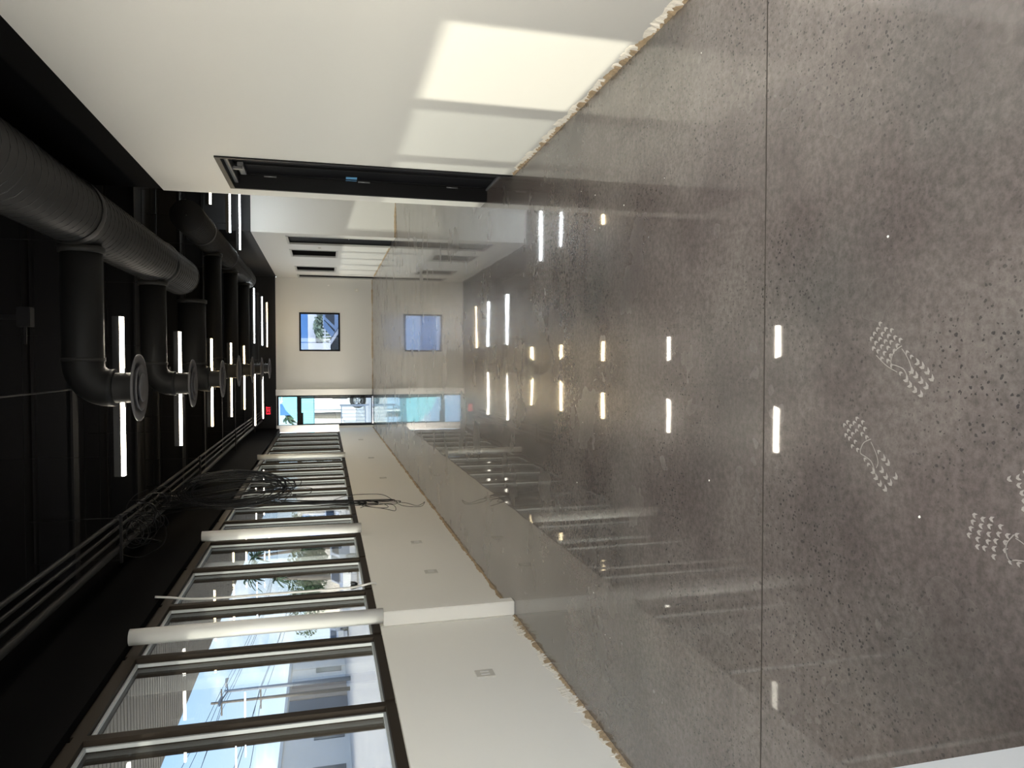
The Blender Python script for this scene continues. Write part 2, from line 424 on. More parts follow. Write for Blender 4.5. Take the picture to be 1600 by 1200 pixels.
struct(box(-1.06, -.86, YB - .10, YB, .03, 3.17).build('trim_4', 'wall_white'), 'white boxed post beside the glass door')
pc = box(-.95, -.71, .80, 1.05, 0, ZC, bev=.004).build('column', 'wall')
tag(pc, 'square cream column cutting across the frame edge close to the camera', 'column')

# ------------------------------------------------------------------ torn wall edges along the floor
def torn(name, label, axis, face, a, b, sgn, seed, hmax=.05, step=.035, cls='torn'):
    rnd = random.Random(seed); mb = MB(); bm = mb.bm
    n = int((b - a) / step); prev = None; h = .03
    for i in range(n + 1):
        p = a + (b - a) * i / n
        h = max(.010, min(hmax, h + rnd.uniform(-.008, .008)))
        if rnd.random() < .12: h = rnd.uniform(.012, hmax)
        q = .006 + rnd.uniform(0, .007)
        def P(off, z): return (face + sgn * off, p, z) if axis == 'Y' else (p, face + sgn * off, z)
        cur = [bm.verts.new(P(-.003, 0)), bm.verts.new(P(q + .004, 0.)), bm.verts.new(P(q, h * .55)), bm.verts.new(P(q * .5, h)), bm.verts.new(P(-.003, h))]
        if prev:
            for k in range(5):
                f = bm.faces.new((prev[k], prev[(k + 1) % 5], cur[(k + 1) % 5], cur[k]))
        else: bm.faces.new(cur)
        prev = cur
    bm.faces.new(prev[::-1])
    return struct(mb.build(name, cls), label)
torn('baseboard_right', 'ragged torn tan strip under the long white wall', 'Y', XR, 2.3, D0 - .05, -1, 3, .036, .012)
torn('trim_5', 'scraped white patches above the torn strip', 'Y', XR + .004, 2.2, D0 - .2, -1, 8, .06, .014, 'torn_white')
torn('baseboard_left', 'ragged torn tan strip under the nearest knee wall', 'Y', XL, 1.2, 6.0, 1, 5, .045, .012)
torn('trim_6', 'scraped white patches above the near left strip', 'Y', XL - .004, 2.4, 5.9, 1, 9, .085, .014, 'torn_white')
torn('baseboard_left_far', 'thin torn tan strip under the long knee wall', 'Y', XL, 6.13, YB - .1, 1, 6, .030, .025)
torn('baseboard_back', 'thin torn tan strip under the end wall', 'X', YB, -.86, X2, -1, 7, .035, .06)
torn('baseboard_return', 'thin torn tan strip under the blank facing wall', 'X', YF - .16, X2, 5.8, -1, 10, .035, .06)
torn('baseboard_far_right', 'thin torn tan strip between the far doors', 'Y', X2, 18.25, 24.25, -1, 12, .035, .07)

# ------------------------------------------------------------------ near black door
d = bpy.data.objects.new('door_1', None); COL.objects.link(d); d.location = (XR, D0, 0); struct(d, 'tall black door set deep in the white wall'); d['category'] = 'door'
del d['category']
w = D1 - D0
MB().box(-.012, .16, 0, .035, 0, DH).box(-.012, .16, w - .035, w, 0, DH).box(-.012, .16, .035, w - .035, DH - .04, DH).build('door_frame', 'blackframe', d)
lf = MB().box(.115, .155, .035, w - .035, .012, DH - .06).build('door_leaf', 'doorleaf', d)
MB().box(.107, .115, .50, .52, .03, DH - .08).box(.107, .115, w - .10, w - .085, .03, DH - .08).box(.10, .115, .60, .612, .03, DH - .08).build('leaf_groove', 'blackframe', lf)
MB().box(.035, .115, .036, w - .036, DH - .075, DH - .042, bev=.003).build('head_stop', 'steel', d)
cl = MB().box(.075, .112, .56, .86, DH - .16, DH - .11, bev=.004).box(.05, .07, .56, .60, DH - .15, DH - .02).build('door_closer', 'steel', lf)
for z in (.35, 1.2, 2.05):
    MB().tube([(.108, w - .045, z - .055), (.108, w - .045, z + .055)], .008, 10).build('hinge', 'steel', d)
MB().box(.1125, .1145, .87, 1.012, 1.27, 1.37).build('sticker', 'sticker', lf)['label'] = 'small light blue sticker'
MB().box(.10, .118, .036, w - .036, 0.001, .014).build('threshold', 'steel', d)
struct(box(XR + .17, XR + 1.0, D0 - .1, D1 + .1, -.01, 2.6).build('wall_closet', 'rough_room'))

# far doors and openings
def casing(name, y0, y1, z0, z1, label, leaf):
    d = bpy.data.objects.new(name, None); COL.objects.link(d); d.location = (X2, y0, 0); struct(d, label)
    w = y1 - y0; f = MB(); t = .05
    f.box(-.012, .03, 0, t, z0, z1).box(-.012, .03, w - t, w, z0, z1).box(-.012, .03, t, w - t, z1 - t, z1)
    if z0 > .1: f.box(-.012, .03, t, w - t, z0, z0 + t)
    f.build('door_frame' if leaf else 'window_frame', 'jamb', d)
    if leaf:
        box(.03, .16, w - t, w - .001, 0, z1 - t).build('door_jamb', 'doorleaf', d)
        l = box(.05, .09, t, w - t, .01, z1 - t).build('door_leaf', 'doorleaf', d)
        MB().tube([(.05, .14, 1.02), (.01, .14, 1.02), (.01, .25, 1.02)], .01, 8).build('handle', 'steel', l)
    else:
        box(.03, .165, w - .012, w - .001, z0 + .001, z1 - .001).build('side_reveal', 'blackframe', d)
        box(.03, .165, .001, w - .012, z0 + .001, z0 + .02).build('inner_sill', 'blackframe', d)
    return d
casing('door_2', 17.06, 18.2, 0, 2.42, 'black door with silver casing nearest the facing wall', True)
casing('window_31', 19.05, 20.28, 1.23, 2.43, 'dark silver-framed opening next to the thermostat', False)
casing('window_32', 22.25, 23.42, 1.23, 2.43, 'dark silver-framed opening next to the corner door', False)
casing('door_3', 24.3, 25.2, 0, 2.43, 'dark door in the corner by the end wall', True)

# ------------------------------------------------------------------ end wall: glass door with transom, square window
gd = bpy.data.objects.new('door_4', None); COL.objects.link(gd); gd.location = (-2.10, YB, 0); struct(gd, 'glass door with transom in the end wall')
MB().box(0, .045, -.02, .10, 0, 3.14).box(.985, 1.04, -.02, .10, 0, 3.14).box(.045, .985, -.02, .10, 3.09, 3.14).box(.045, .985, -.02, .10, 2.40, 2.50).build('door_frame', 'blackframe', gd)
lf = MB().box(.05, .075, .02, .06, .02, 2.40).box(.93, .98, .02, .06, .02, 2.40).box(.075, .93, .02, .06, 2.36, 2.40).box(.075, .93, .02, .06, .02, .05).build('door_leaf', 'blackframe', gd)
box(.07, .935, .036, .044, .04, 2.37).build('glass_pane', 'glass_door', lf)
MB().tube([(.915, -.03, .85), (.915, -.03, 1.35)], .012, 8).box(.905, .925, -.03, .02, .87, .89).box(.905, .925, -.03, .02, 1.31, 1.33).build('pull_handle', 'blackframe', lf)
MB().box(.07, .45, -.01, .02, 2.30, 2.36, bev=.004).build('door_closer', 'blackframe', lf)
box(.045, .985, .036, .044, 2.5, 3.09).build('transom_pane', 'glass_door', gd)
wb = bpy.data.objects.new('window_33', None); COL.objects.link(wb); wb.location = (.42, YB, 1.08); struct(wb, 'square black-framed window in the end wall')
MB().box(0, .055, -.015, .10, 0, 1.33).box(1.245, 1.30, -.015, .10, 0, 1.33).box(.055, 1.245, -.015, .10, 0, .055).box(.055, 1.245, -.015, .10, 1.275, 1.33).build('window_frame', 'blackframe', wb)
box(.05, 1.25, .04, .048, .05, 1.28).build('glass_pane', 'glass_blue', wb)

# EXIT sign
ex = thing('exit_sign', 'small glowing red sign reading EXIT above the glass door', 'sign', (-1.70, YB - .06, 3.32))
MB().box(0, .30, 0, .06, 0, .19, bev=.004).build('housing', 'housing', ex)
MB().box(.008, .292, -.006, 0, .008, .182).build('face', 'exit_dark', ex)
lt = MB()
def bar(x0, z0, x1, z1, wd=.013):
    a = Vector((x0, -.012, z0)); b = Vector((x1, -.012, z1)); dd = (b - a).normalized(); n = Vector((-dd.z, 0, dd.x)) * wd
    lt.poly([a + n, b + n, b - n, a - n], (0, .006, 0))
z0, z1 = .03, .16
bar(.035, z0, .035, z1); bar(.035, z0 + .012, .085, z0 + .012); bar(.035, .095, .08, .095); bar(.035, z1 - .012, .085, z1 - .012)
bar(.105, z0, .160, z1, .011); bar(.160, z0, .105, z1, .011); bar(.190, z0, .190, z1); bar(.245, z0, .245, z1); bar(.215, z1 - .012, .275, z1 - .012)
lt.build('letters', 'exit_red', ex)

# ------------------------------------------------------------------ linear lamps
LAMP_Z = 3.30
def lamp(x0, x1, y, kind, label, z=LAMP_Z):
    l = thing('linear_light', label, 'light', ((x0 + x1) / 2, y, z), 'slim linear ceiling lights'); h = (x1 - x0) / 2
    MB().box(-h, h, -.032, .032, .026, .085, bev=.004).build('housing', 'housing', l)
    MB().box(-h + .004, h - .004, -.027, .027, 0, .026).build('diffuser', kind, l)
    for sx in (-h * .75, h * .75):
        MB().tube([(sx, 0, .08), (sx, 0, ZC - z)], .0025, 6).build('hanger_wire', 'conduit', l)
    return l
rows = [(7.08, -1.00, .42, 'lamp_warm', 'linear light nearest the camera, half hidden by the big round diffuser'),
        (9.72, -1.02, .40, 'lamp_warm', 'linear light in the second row from the camera, behind the second diffuser'),
        (12.30, -1.00, .40, 'lamp_amber', 'linear light whose one end is hidden by the elbow of the branch duct'),
        (14.75, -1.02, .40, 'lamp_amber', 'linear light with a yellow glow in the fourth row from the camera'),
        (17.05, -1.02, .40, 'lamp_amber', 'linear light with a yellow glow just before the paired rows'),
        (12.35, 2.52, 3.9, 'lamp_amber', 'linear light over the side bay, only its tip showing past the wall end'),
        (14.80, 2.50, 3.9, 'lamp_cool', 'middle linear light over the side bay beyond the wall end'),
        (16.1, 2.37, 3.75, 'lamp_cool', 'longest showing linear light over the side bay, before the facing wall')]
for y, a, b, k, lb in rows: lamp(a, b, y, k, lb, 3.26 if y == 16.1 else LAMP_Z)
for y in (2.0, .6, -.8):  # unseen lamp rows, added to brighten the near end of the room
    for a in (-1.45, 1.6, 3.2): lamp(a, a + 1.40, y, 'lamp_warm', 'unseen linear light added behind the camera to brighten the near walls')
for y, lb in ((19.5, 'first'), (21.9, 'second')):
    lamp(-1.58, -.24, y, 'lamp_warm', 'linear light on the window side of the %s paired row towards the end wall' % lb)
    lamp(.52, 1.92, y, 'lamp_cool', 'linear light on the right of the %s paired row towards the end wall' % lb)
lamp(.52, 1.90, 23.7, 'lamp_amber', 'last linear light, closest to the end wall and its square window')

# ------------------------------------------------------------------ ducts
def spiral(name, label, x, z, r, y0, y1, pitch=.115):
    t = thing(name, label, 'duct', (x, y0, z), 'round black supply ducts')
    L_ = y1 - y0
    mb = MB(); mb.lathe([(r * .02, 0), (r, 0.), (r, L_ - .14), (r * .93, L_ - .04), (r * .6, L_), (.01, L_)], seg=44, axis='Y')
    mb.build('duct_wall', 'duct', t)
    s = MB(); n = int(L_ / pitch) * 20; pts = []
    for i in range(n + 1):
        a = 2 * math.pi * i / 20; yy = pitch * i / 20
        pts.append((( r + .001) * math.cos(a), yy, (r + .001) * math.sin(a)))
    s.tube(pts, .006, 4); s.build('spiral_seam', 'ductseam', t)
    yy = 1.2
    while yy < L_ - .5:
        MB().lathe([(r + .012, yy), (r + .016, yy + .03), (r + .016, yy + .07), (r + .012, yy + .1)], seg=44, axis='Y').build('coupling_band', 'duct', t)
        for sx in (-.98, .98): MB().tube([(r * sx, yy + .05, .02), (r * sx, yy + .05, ZC - z)], .004, 5).build('hanger_rod', 'conduit', t)
        yy += 3.05
    return t
spiral('spiral_duct', 'thick black spiral duct above the long white wall', 1.20, 3.50, .25, -1.0, 10.9)
spiral('spiral_duct', 'black spiral duct farther on, above the side bay opening', 2.19, 3.54, .23, 11.6, 20.2)

def branch(label, x0, x1, y, z, r, zd, dy=0.):
    t = thing('branch_duct', label, 'duct', (x0, y, z), 'smooth black branch ducts')
    pts = [(0, 0, 0), (x1 + .20 - x0, 0, 0)]
    for k in range(1, 9):
        a = math.pi / 2 * k / 8
        pts.append((x1 + .20 - x0 - .20 * math.sin(a), 0, -.20 + .20 * math.cos(a)))
    pts.append((x1 - x0, 0, zd - z))
    MB().tube(pts, r, 32).build('duct_wall', 'branch', t)
    MB().tube([(-.01, 0, 0), (-.06, 0, 0)], r + .02, 32).build('collar', 'duct', t)
    MB().tube([(x1 + .25 - x0, 0, 0), (x1 + .22 - x0, 0, 0)], r + .008, 32).build('seam_band', 'duct', t)
    return t
def diffuser(label, x, y, z=3.07, r=.28):
    t = thing('round_diffuser', label, 'diffuser', (x, y, z), 'round ceiling diffusers in a line')
    MB().lathe([(.125, .212), (.125, .06), (.14, .04)], seg=40).build('neck', 'duct', t)
    MB().lathe([(.13, .045), (r, .018), (r, .006), (r - .02, .0), (.19, .03), (.185, .036), (.13, .05)], seg=48).build('outer_ring', 'diff', t)
    MB().lathe([(.155, .034), (.195, -.004), (.19, -.012), (.15, .01), (.13, .034)], seg=40).build('middle_ring', 'diff', t)
    MB().lathe([(.07, .022), (.12, -.014), (.115, -.024), (.07, -.006), (.004, -.004)], seg=36).build('centre_cone', 'diff', t)
    for sx in (-1, 1): MB().tube([(.12 * sx, 0, .12), (.16 * sx, 0, .12)], .006, 8).build('bolt', 'steel', t)
    return t
DY = [6.66, 9.2, 11.75, 13.9, 16.4, 18.8, 21.3]
ords = ['largest in the picture, with its rings clearly seen', 'second from the camera', 'third from the camera, under a thick elbow', 'fourth from the camera', 'fifth from the camera',
        'second from the end wall', 'closest to the end wall']
for i, (yy, o_) in enumerate(zip(DY, ords)):
    x = -.20 if i == 0 else (-.23 if i < 3 else -.13)
    diffuser('round dark grey ceiling diffuser, ' + o_, x, yy)
    src = .965 if yy < 12.5 else 1.97
    r = [.155, .14, .19, .14, .14, .14, .14][i]
    branch('black branch duct, ' + ['the widest, bending down beside the nearest lamp', 'thin, second from the camera', 'thick, third from the camera, with a large elbow', 'fourth from the camera', 'fifth from the camera',
            'second from the end wall', 'nearest the end wall'][i], src, x, yy, 3.50, r, 3.262)

# ceiling beams
for yy in (3.2, 8.0, 10.5, 13.6, 16.0, 18.6, 21.2, 23.6):
    struct(MB().box(-2.16, 5.7 if YE < yy < YF else (XR - .02 if yy < YE else X2), yy, yy + .16, ZC - .02, ZC).box(-2.16, 5.7 if YE < yy < YF else (XR - .02 if yy < YE else X2), yy + .07, yy + .09, ZC - .34, ZC - .02)
           .box(-2.16, 5.7 if YE < yy < YF else (XR - .02 if yy < YE else X2), yy, yy + .16, ZC - .36, ZC - .34).build('ceiling_beam', 'deck'))

# conduits along the window side
for k, (x, z, r, lb) in enumerate([(-1.57, 3.62, .020, 'black conduit farthest from the windows in the bundle of four under the ceiling'), (-1.66, 3.62, .016, 'second black conduit of the four, counted from the middle of the room'),
                       (-1.74, 3.60, .016, 'third black conduit of the four, counted from the middle of the room'), (-1.86, 3.60, .034, 'thickest black pipe, on the window side of the four')]):
    tag(MB().tube(smooth_path([(x, -1.3, z), (x, 4, z + .004), (x, 11, z), (x + .02, 18, z), (x, 24.9, z)], 6), r, 12).build('conduit', 'conduit'), lb, 'pipe', 'black conduits along the window side')
for yy in (3.5, 7.9, 12.6, 17.4, 22.0):
    t = thing('conduit_hanger', 'black strut and rods carrying the conduits, one of the row along the window side', 'hanger', (-1.72, yy, 3.55), 'conduit hangers')
    MB().box(-.26, .22, -.02, .02, -.012, .01).build('strut', 'conduit', t)
    for sx in (-.23, .19): MB().tube([(sx, 0, 0), (sx, 0, ZC - 3.55)], .005, 6).build('rod', 'conduit', t)
tag(MB().tube(smooth_path([(-.24, -1.2, 3.95), (-.25, 5, 3.93), (-.25, 7.9, 3.96)], 6), .008, 8).build('conduit', 'conduit'), 'thin black line running overhead towards the nearest lamp', 'pipe')
jb = thing('junction_box', 'small black box on a bracket under the dark ceiling near the camera', 'box', (.38, 6.7, 3.92))
MB().box(-.08, .08, -.05, .05, -.04, .06, bev=.005).build('box_body', 'conduit', jb)
MB().box(-.02, .02, -.012, .012, .06, ZC - 3.92 - .0).box(-.22, -.08, -.012, .012, .0, .02).build('bracket', 'conduit', jb)
tag(box(-.35, -.05, 12.0 + .6, 12.0 + .72, ZC - .36, ZC - .01).build('junction_box', 'conduit'), 'dark box tucked against the deck far down the room', 'box')

# ------------------------------------------------------------------ hanging cables (bundle by the windows)
rnd = random.Random(4)
cb_ = thing('cable_bundle', 'long bundle of thin black cables hanging from the ceiling past the windows', 'cable', (-1.80, 9.9, 3.5))
def strand(mb, pts, r=.0032, jit=.02):
    r *= 1.3
    q = [Vector(p) + Vector((rnd.uniform(-jit, jit), rnd.uniform(-jit, jit), rnd.uniform(-jit, jit))) for p in pts]
    mb.tube(smooth_path(q, 6), r, 5)
o = Vector((-1.80, 9.9, 3.5))
hang = []
for k in range(13):
    mb = MB(); zend = rnd.uniform(.62, .95) if k < 8 else rnd.uniform(1.1, 1.7)
    dx = rnd.uniform(-.05, .05)
    pts = [(dx * 2, rnd.uniform(-.1, .1), .1), (dx, .02, -.4), (dx * .8 + .01, 0, -1.0), (dx * .6 - .04, .0, -1.6), (dx * .5 - .05, 0, -2.0), (-.07 + dx * .7, 0, -2.45), (-.09 + dx, 0, zend - 3.5)]
    if k < 7:
        pts += [(-.14 + dx * 1.5, .0, zend - 3.5 - .03), (-.12 + dx, .01, zend - 3.36), (-.07 + dx, 0, zend - 3.1)]
    strand(mb, pts, rnd.choice([.003, .0035, .004]), .018)
    mb.build('cable_strand', 'wire', cb_)
mb = MB(); strand(mb, [(-.08, 0, -2.8), (-.10, 0, -2.98), (-.15, 0, -3.12), (-.13, 0, -3.2), (-.10, 0, -3.24), (-.15, 0, -3.21), (-.165, 0, -3.12), (-.14, 0, -2.95), (-.10, 0, -2.86)], .0028, .004); mb.build('cable_loop', 'wire', cb_)
mb = MB(); strand(mb, [(-.03, 0, -2.0), (.03, 0, -2.2), (.04, 0, -2.5), (.02, 0, -2.68), (-.05, 0, -2.8), (-.08, 0, -2.84)], .003, .004); mb.build('cable_loop', 'wire', cb_)
MB().box(-.02, .02, -.012, .012, -2.26, -2.21).build('cable_clip', 'wire', cb_)

coil = thing('cable_coil', 'big loose coil of black cable hung against the windows beside the cable bundle', 'cable', (-1.62, 9.9, 2.75))
for k in range(15):
    mb = MB(); ax = rnd.uniform(.15, .235); az_ = rnd.uniform(.50, .72); cx = rnd.uniform(-.05, .04); cz = rnd.uniform(-.10, .06); tilt = rnd.uniform(-.15, .25)
    pts = []
    for j in range(19):
        a = 2 * math.pi * j / 18
        u = ax * math.cos(a); v = az_ * math.sin(a)
        pts.append((cx + u * math.cos(tilt) - v * math.sin(tilt) * .25, rnd.uniform(-.01, .01) + .03 * math.cos(a + k), cz + v))
    strand(mb, pts, rnd.choice([.004, .0045, .005]), .006); mb.build('cable_turn', 'wire', coil)
for k in range(9):
    mb = MB(); zb = rnd.uniform(-.80, -.55) - (.22 if k > 6 else 0); xx = rnd.uniform(-.17, -.02)
    strand(mb, [(xx - .05, 0, .85), (xx - .04, 0, .3), (xx, 0, -.2), (xx + .04, 0, zb + .12), (xx + .08, 0, zb), (xx + .12, 0, zb + .10), (xx + .10, 0, -.1), (xx + .03, 0, .5), (xx, 0, .86)], .0038, .02)
    mb.build('cable_turn', 'wire', coil)
MB().box(-.13, -.09, -.015, .015, -.80, -.75).build('cable_clip', 'wire', coil)
tan_ = thing('cable_tangle', 'tangle of cables looped around the conduits overhead', 'cable', (-1.70, 9.0, 3.50))
for k in range(16):
    mb = MB(); cx = rnd.uniform(-.2, .15); cy = rnd.uniform(-.8, .4); rx = rnd.uniform(.08, .18); rz = rnd.uniform(.1, .2)
    strand(mb, [(cx + rx * math.cos(a), cy + .35 * math.sin(a * .5 + k), -.02 + rz * math.sin(a)) for a in [j * .6 for j in range(12)]], .004, .01)
    mb.build('cable_turn', 'wire', tan_)
# white raceway bowed over the mullion
tag(MB().tube(smooth_path([(-2.14, 7.20, 3.10), (-2.165, 7.23, 2.98), (-2.19, 7.20, 2.7), (-2.19, 7.19, 2.0), (-2.19, 7.19, 1.4), (-2.18, 7.21, 1.24), (-2.15, 7.16, 1.14), (-2.155, 7.15, 1.10)], 5), .011, 8).build('cable_raceway', 'raceway'),
    'thin white bowed strip running up a mullion between the first two columns', 'strip')

# ------------------------------------------------------------------ wall plates
def plate(axis, x, y, z, label, sx=.115, sz=.13, face=1):
    t = thing('wall_plate', label, 'outlet', (x, y, z), 'wall plates')
    if axis == 'L':
        MB().box(-.002, .008, -sx / 2, sx / 2, -sz / 2, sz / 2, bev=.002).build('cover', 'plate', t)
        for sy in (-.021, .021): MB().box(.006, .010, sy - .009, sy + .009, -.03, .03).build('insert', 'raceway', t)
    elif axis == 'R':
        MB().box(-.008, .002, -sx / 2, sx / 2, -sz / 2, sz / 2, bev=.002).build('cover', 'plate', t)
        MB().box(-.010, -.006, -.030, .030, -.03, .03).build('insert', 'plate_hole', t)
    else:
        MB().box(-sx / 2, sx / 2, -.008, .002, -sz / 2, sz / 2, bev=.002).build('cover', 'plate', t)
        MB().box(-.018, .018, -.010, -.006, -.03, .03).build('insert', 'raceway', t)
plate('L', XL, 4.92, .50, 'outlet cover nearest the camera, low on the knee wall')
plate('L', XL, 7.50, .515, 'outlet cover low on the knee wall, first one past the full-height column')
plate('L', XL, 8.79, .51, 'outlet cover low on the knee wall, just before the hanging cables')
plate('L', XL, 13.94, .52, 'outlet cover low on the knee wall, just past the hanging cables')
plate('L', XL, 17.0, .56, 'outlet cover low on the knee wall below the farthest column')
plate('L', XL, 21.15, .60, 'outlet cover low on the knee wall closest to the glass door')
plate('R', X2, 18.63, 1.69, 'small grey thermostat on the wall between far door and opening', .16, .09)
plate('B', 2.50, YB, .52, 'outlet cover low on the end wall near the corner door')
plate('B', 2.64, YB, 1.45, 'tiny switch plate on the end wall near the corner door', .05, .05)

# ------------------------------------------------------------------ boot prints and crumbs on the floor
def boot(label, x, y, ang, L_=.29, seed=0, keep=1.0, full=True):
    rn = random.Random(seed); mb = MB(); h = .0005
    def W(u):                     # half width of the sole, toe at u=+1
        return (.050 - .016 * math.exp(-((u + .12) / .28) ** 2)) * math.sqrt(max(0, 1 - abs(u) ** 5))
    def v(u, s): return Vector((u * L_ / 2, s, .0006))
    def chev(u, s, sz, fl=1):
        c = v(u, s); a = rn.uniform(-.25, .25)
        p = [Vector((-.8, -1.05)), Vector((.1, -.1)), Vector((-.5, .95)), Vector((.55, .8)), Vector((1.25, 0)), Vector((.65, -.85))]
        R = Matrix.Rotation(a, 2)
        mb.poly([c + Vector((fl * (R @ q).x * sz * .8, (R @ q).y * sz * .8, 0)) for q in p], (0, 0, h))
    for i, u in enumerate([.86, .70, .54, .38, .22]):
        wd = W(u); n = 5 if wd > .04 else 4
        for j in range(n):
            s = (-1 + 2 * (j + .5) / n) * wd + (.004 if i % 2 else -.004)
            if rn.random() < keep: chev(u + rn.uniform(-.02, .02), s, .0088)
    for u in (-.50, -.66, -.82, -.36):
        wd = W(u)
        for j in range(3):
            s = (-.72 + .72 * j) * wd
            if rn.random() < keep: chev(u, s, .0115, -1)
    for u in (.08, -.06, -.2):
        for s in (-W(u), W(u)):
            if rn.random() < keep * .8: chev(u, s * .85, .008)
    def line(pts, wd):
        P = smooth_path([v(a, b) for a, b in pts], 5)
        for a, b in zip(P, P[1:]):
            dd = (b - a).normalized(); n = Vector((-dd.y, dd.x, 0)) * wd
            mb.poly([a + n, b + n, b - n, a - n], (0, 0, h))
    line([(.14, -.032), (.22, 0), (.14, .030), (-.02, .022), (-.2, .014), (-.38, .022)], .0013)
    line([(.10, -.026), (.0, -.024), (-.2, -.016), (-.34, -.004), (-.38, .012)], .0010)
    if full: line([(.55, W(.55)), (.2, W(.2) + .001), (-.1, W(-.1) + .001)], .0011)
    o = mb.build('boot_print', 'dust'); o.location = (x, y, 0); o.rotation_euler = (0, 0, ang)
    return tag(o, label, 'footprint', 'dusty boot prints')
boot('complete dusty boot print with a clear zigzag tread, the one farthest from the left windows', .012, 1.705, math.atan2(.21, .17), .285, 1)
boot('fainter dusty boot print between the two clearer ones', -.262, 1.822, math.atan2(.20, .19), .285, 2, .85, False)
boot('dusty boot print running out of the frame at the camera end', -.44, 1.335, math.atan2(.22, .05), .30, 3, .95, False)
boot('partial dusty boot print at the very edge of the frame near the camera', -.275, 1.235, math.atan2(.2, -.05), .28, 5, .7, False)
rn = random.Random(21)
for k in range(26):
    x, y = rn.uniform(-1.6, 1.4), rn.uniform(1.6, 9)
    mb = MB(); s = rn.uniform(.0018, .0045)
    bmesh.ops.create_icosphere(mb.bm, subdivisions=1, radius=s)
    for vv in mb.bm.verts: vv.co = Vector((vv.co.x * rn.uniform(.7, 1.4), vv.co.y * rn.uniform(.7, 1.4), vv.co.z * .6))
    o = mb.build('plaster_crumb', 'crumb'); o.location = (x, y, s * .5)
    tag(o, 'tiny white plaster crumb lying loose on the polished floor', 'crumb', 'plaster crumbs on the floor')

# ------------------------------------------------------------------ outside
struct(box(-160, -2.42, -60, 160, -.30, -.12).build('ground', 'asphalt'), 'grey parking lot outside the windows')
struct(box(-4.3, -2.43, -9, 27, -.12, -.06).build('pavement', 'pave'))
struct(box(-2.42, 60, YB + .2, 160, -.30, -.05).build('ground_end', 'pave'), 'sunlit pale paving beyond the glass door')
struct(box(-2.42, 60, -60, -1.75, -.30, -.05).build('ground_front', 'pave'))
sf = thing('canopy', 'ribbed grey canopy soffit running outside above the window row', 'canopy', (-2.45, 0, 3.2))
cbm = MB(); cbm.box(-1.60, 0, 2.0, 27.0, 0, .35)
yy = 2.0
rr_ = random.Random(2)
while yy < 27:
    cbm.box(-1.58, 0, yy, yy + .05, -.006, 0); yy += .10
cbm.build('soffit_boards', 'soffit', sf)
MB().box(-3.25, 0, -9.0, 2.0, 0, .3).build('sun_cutoff_soffit', 'soffit_rear', sf)  # unseen deeper soffit, added to cut the sun to a low wall patch

def car(name, label, loc, rz, paint, L_=4.5, H=1.5, group=None):
    c = thing(name, label, 'car', loc, group, rz)
    W_ = .88
    prof = [(-.5, .28), (-.5, .55), (-.47, .62), (-.26, .66), (-.14, .97), (.20, 1.0), (.36, .68), (.49, .60), (.5, .28)]
    P = [Vector((a * L_, -W_, b * H)) for a, b in prof]
    MB().poly(P, (0, 2 * W_, 0)).build('body', paint, c)
    for s in (-W_ - .005, W_ - .005):
        MB().poly([Vector((-.22 * L_, s, .68 * H)), Vector((-.13 * L_, s, .92 * H)), Vector((.18 * L_, s, .94 * H)), Vector((.31 * L_, s, .69 * H))], (0, .01, 0)).build('side_window', 'carglass', c)
    MB().poly([Vector((.215 * L_, -W_ * .85, .965 * H)), Vector((.35 * L_, -W_ * .85, .705 * H)), Vector((.355 * L_, -W_ * .85, .715 * H)), Vector((.22 * L_, -W_ * .85, .975 * H))], (0, W_ * 1.7, 0)).build('windscreen', 'carglass', c)
    MB().poly([Vector((-.265 * L_, -W_ * .85, .68 * H)), Vector((-.147 * L_, -W_ * .85, .95 * H)), Vector((-.153 * L_, -W_ * .85, .96 * H)), Vector((-.275 * L_, -W_ * .85, .69 * H))], (0, W_ * 1.7, 0)).build('rear_window', 'carglass', c)
    for sx in (-.31, .31):
        for sy in (-W_ + .02, W_ - .02):
            sg = 1 if sy > 0 else -1
            wl = MB().lathe([(.20, -.1), (.32, -.1), (.33, -.06), (.33, .06), (.32, .1), (.20, .1)], (sx * L_, sy, .33), 24, 'Y').build('wheel', 'tyre', c)
            rm = MB(); rm.lathe([(.02, sg * .09), (.05, sg * .09), (.05, sg * .02)], (sx * L_, sy, .33), 16, 'Y')
            for q in range(5):
                a = q * 2 * math.pi / 5
                p0 = Vector((sx * L_, sy + sg * .07, .33)); p1 = p0 + Vector((math.cos(a) * .22, 0, math.sin(a) * .22))
                rm.tube([p0, p1], .022, 6)
            rm.lathe([(.19, sg * .05), (.225, sg * .08), (.225, -sg * .02)], (sx * L_, sy, .33), 24, 'Y')
            rm.build('rim', 'rim', wl)
    return c
G0 = -.12
def Pt(ax, Y): return ax * Y          # x for a direction ratio
car('car', 'silver car parked outside behind the windows past the first column', (-11.5, 43.0, G0), math.radians(80), 'car_silver')
car('car', 'white car parked outside between the palms and the building', (-10.2, 48.5, G0), math.radians(95), 'car_white', 4.8, 1.8)
car('car', 'silver car at the far end of the parking lot', (-23, 62.0, G0), math.radians(100), 'car_silver')

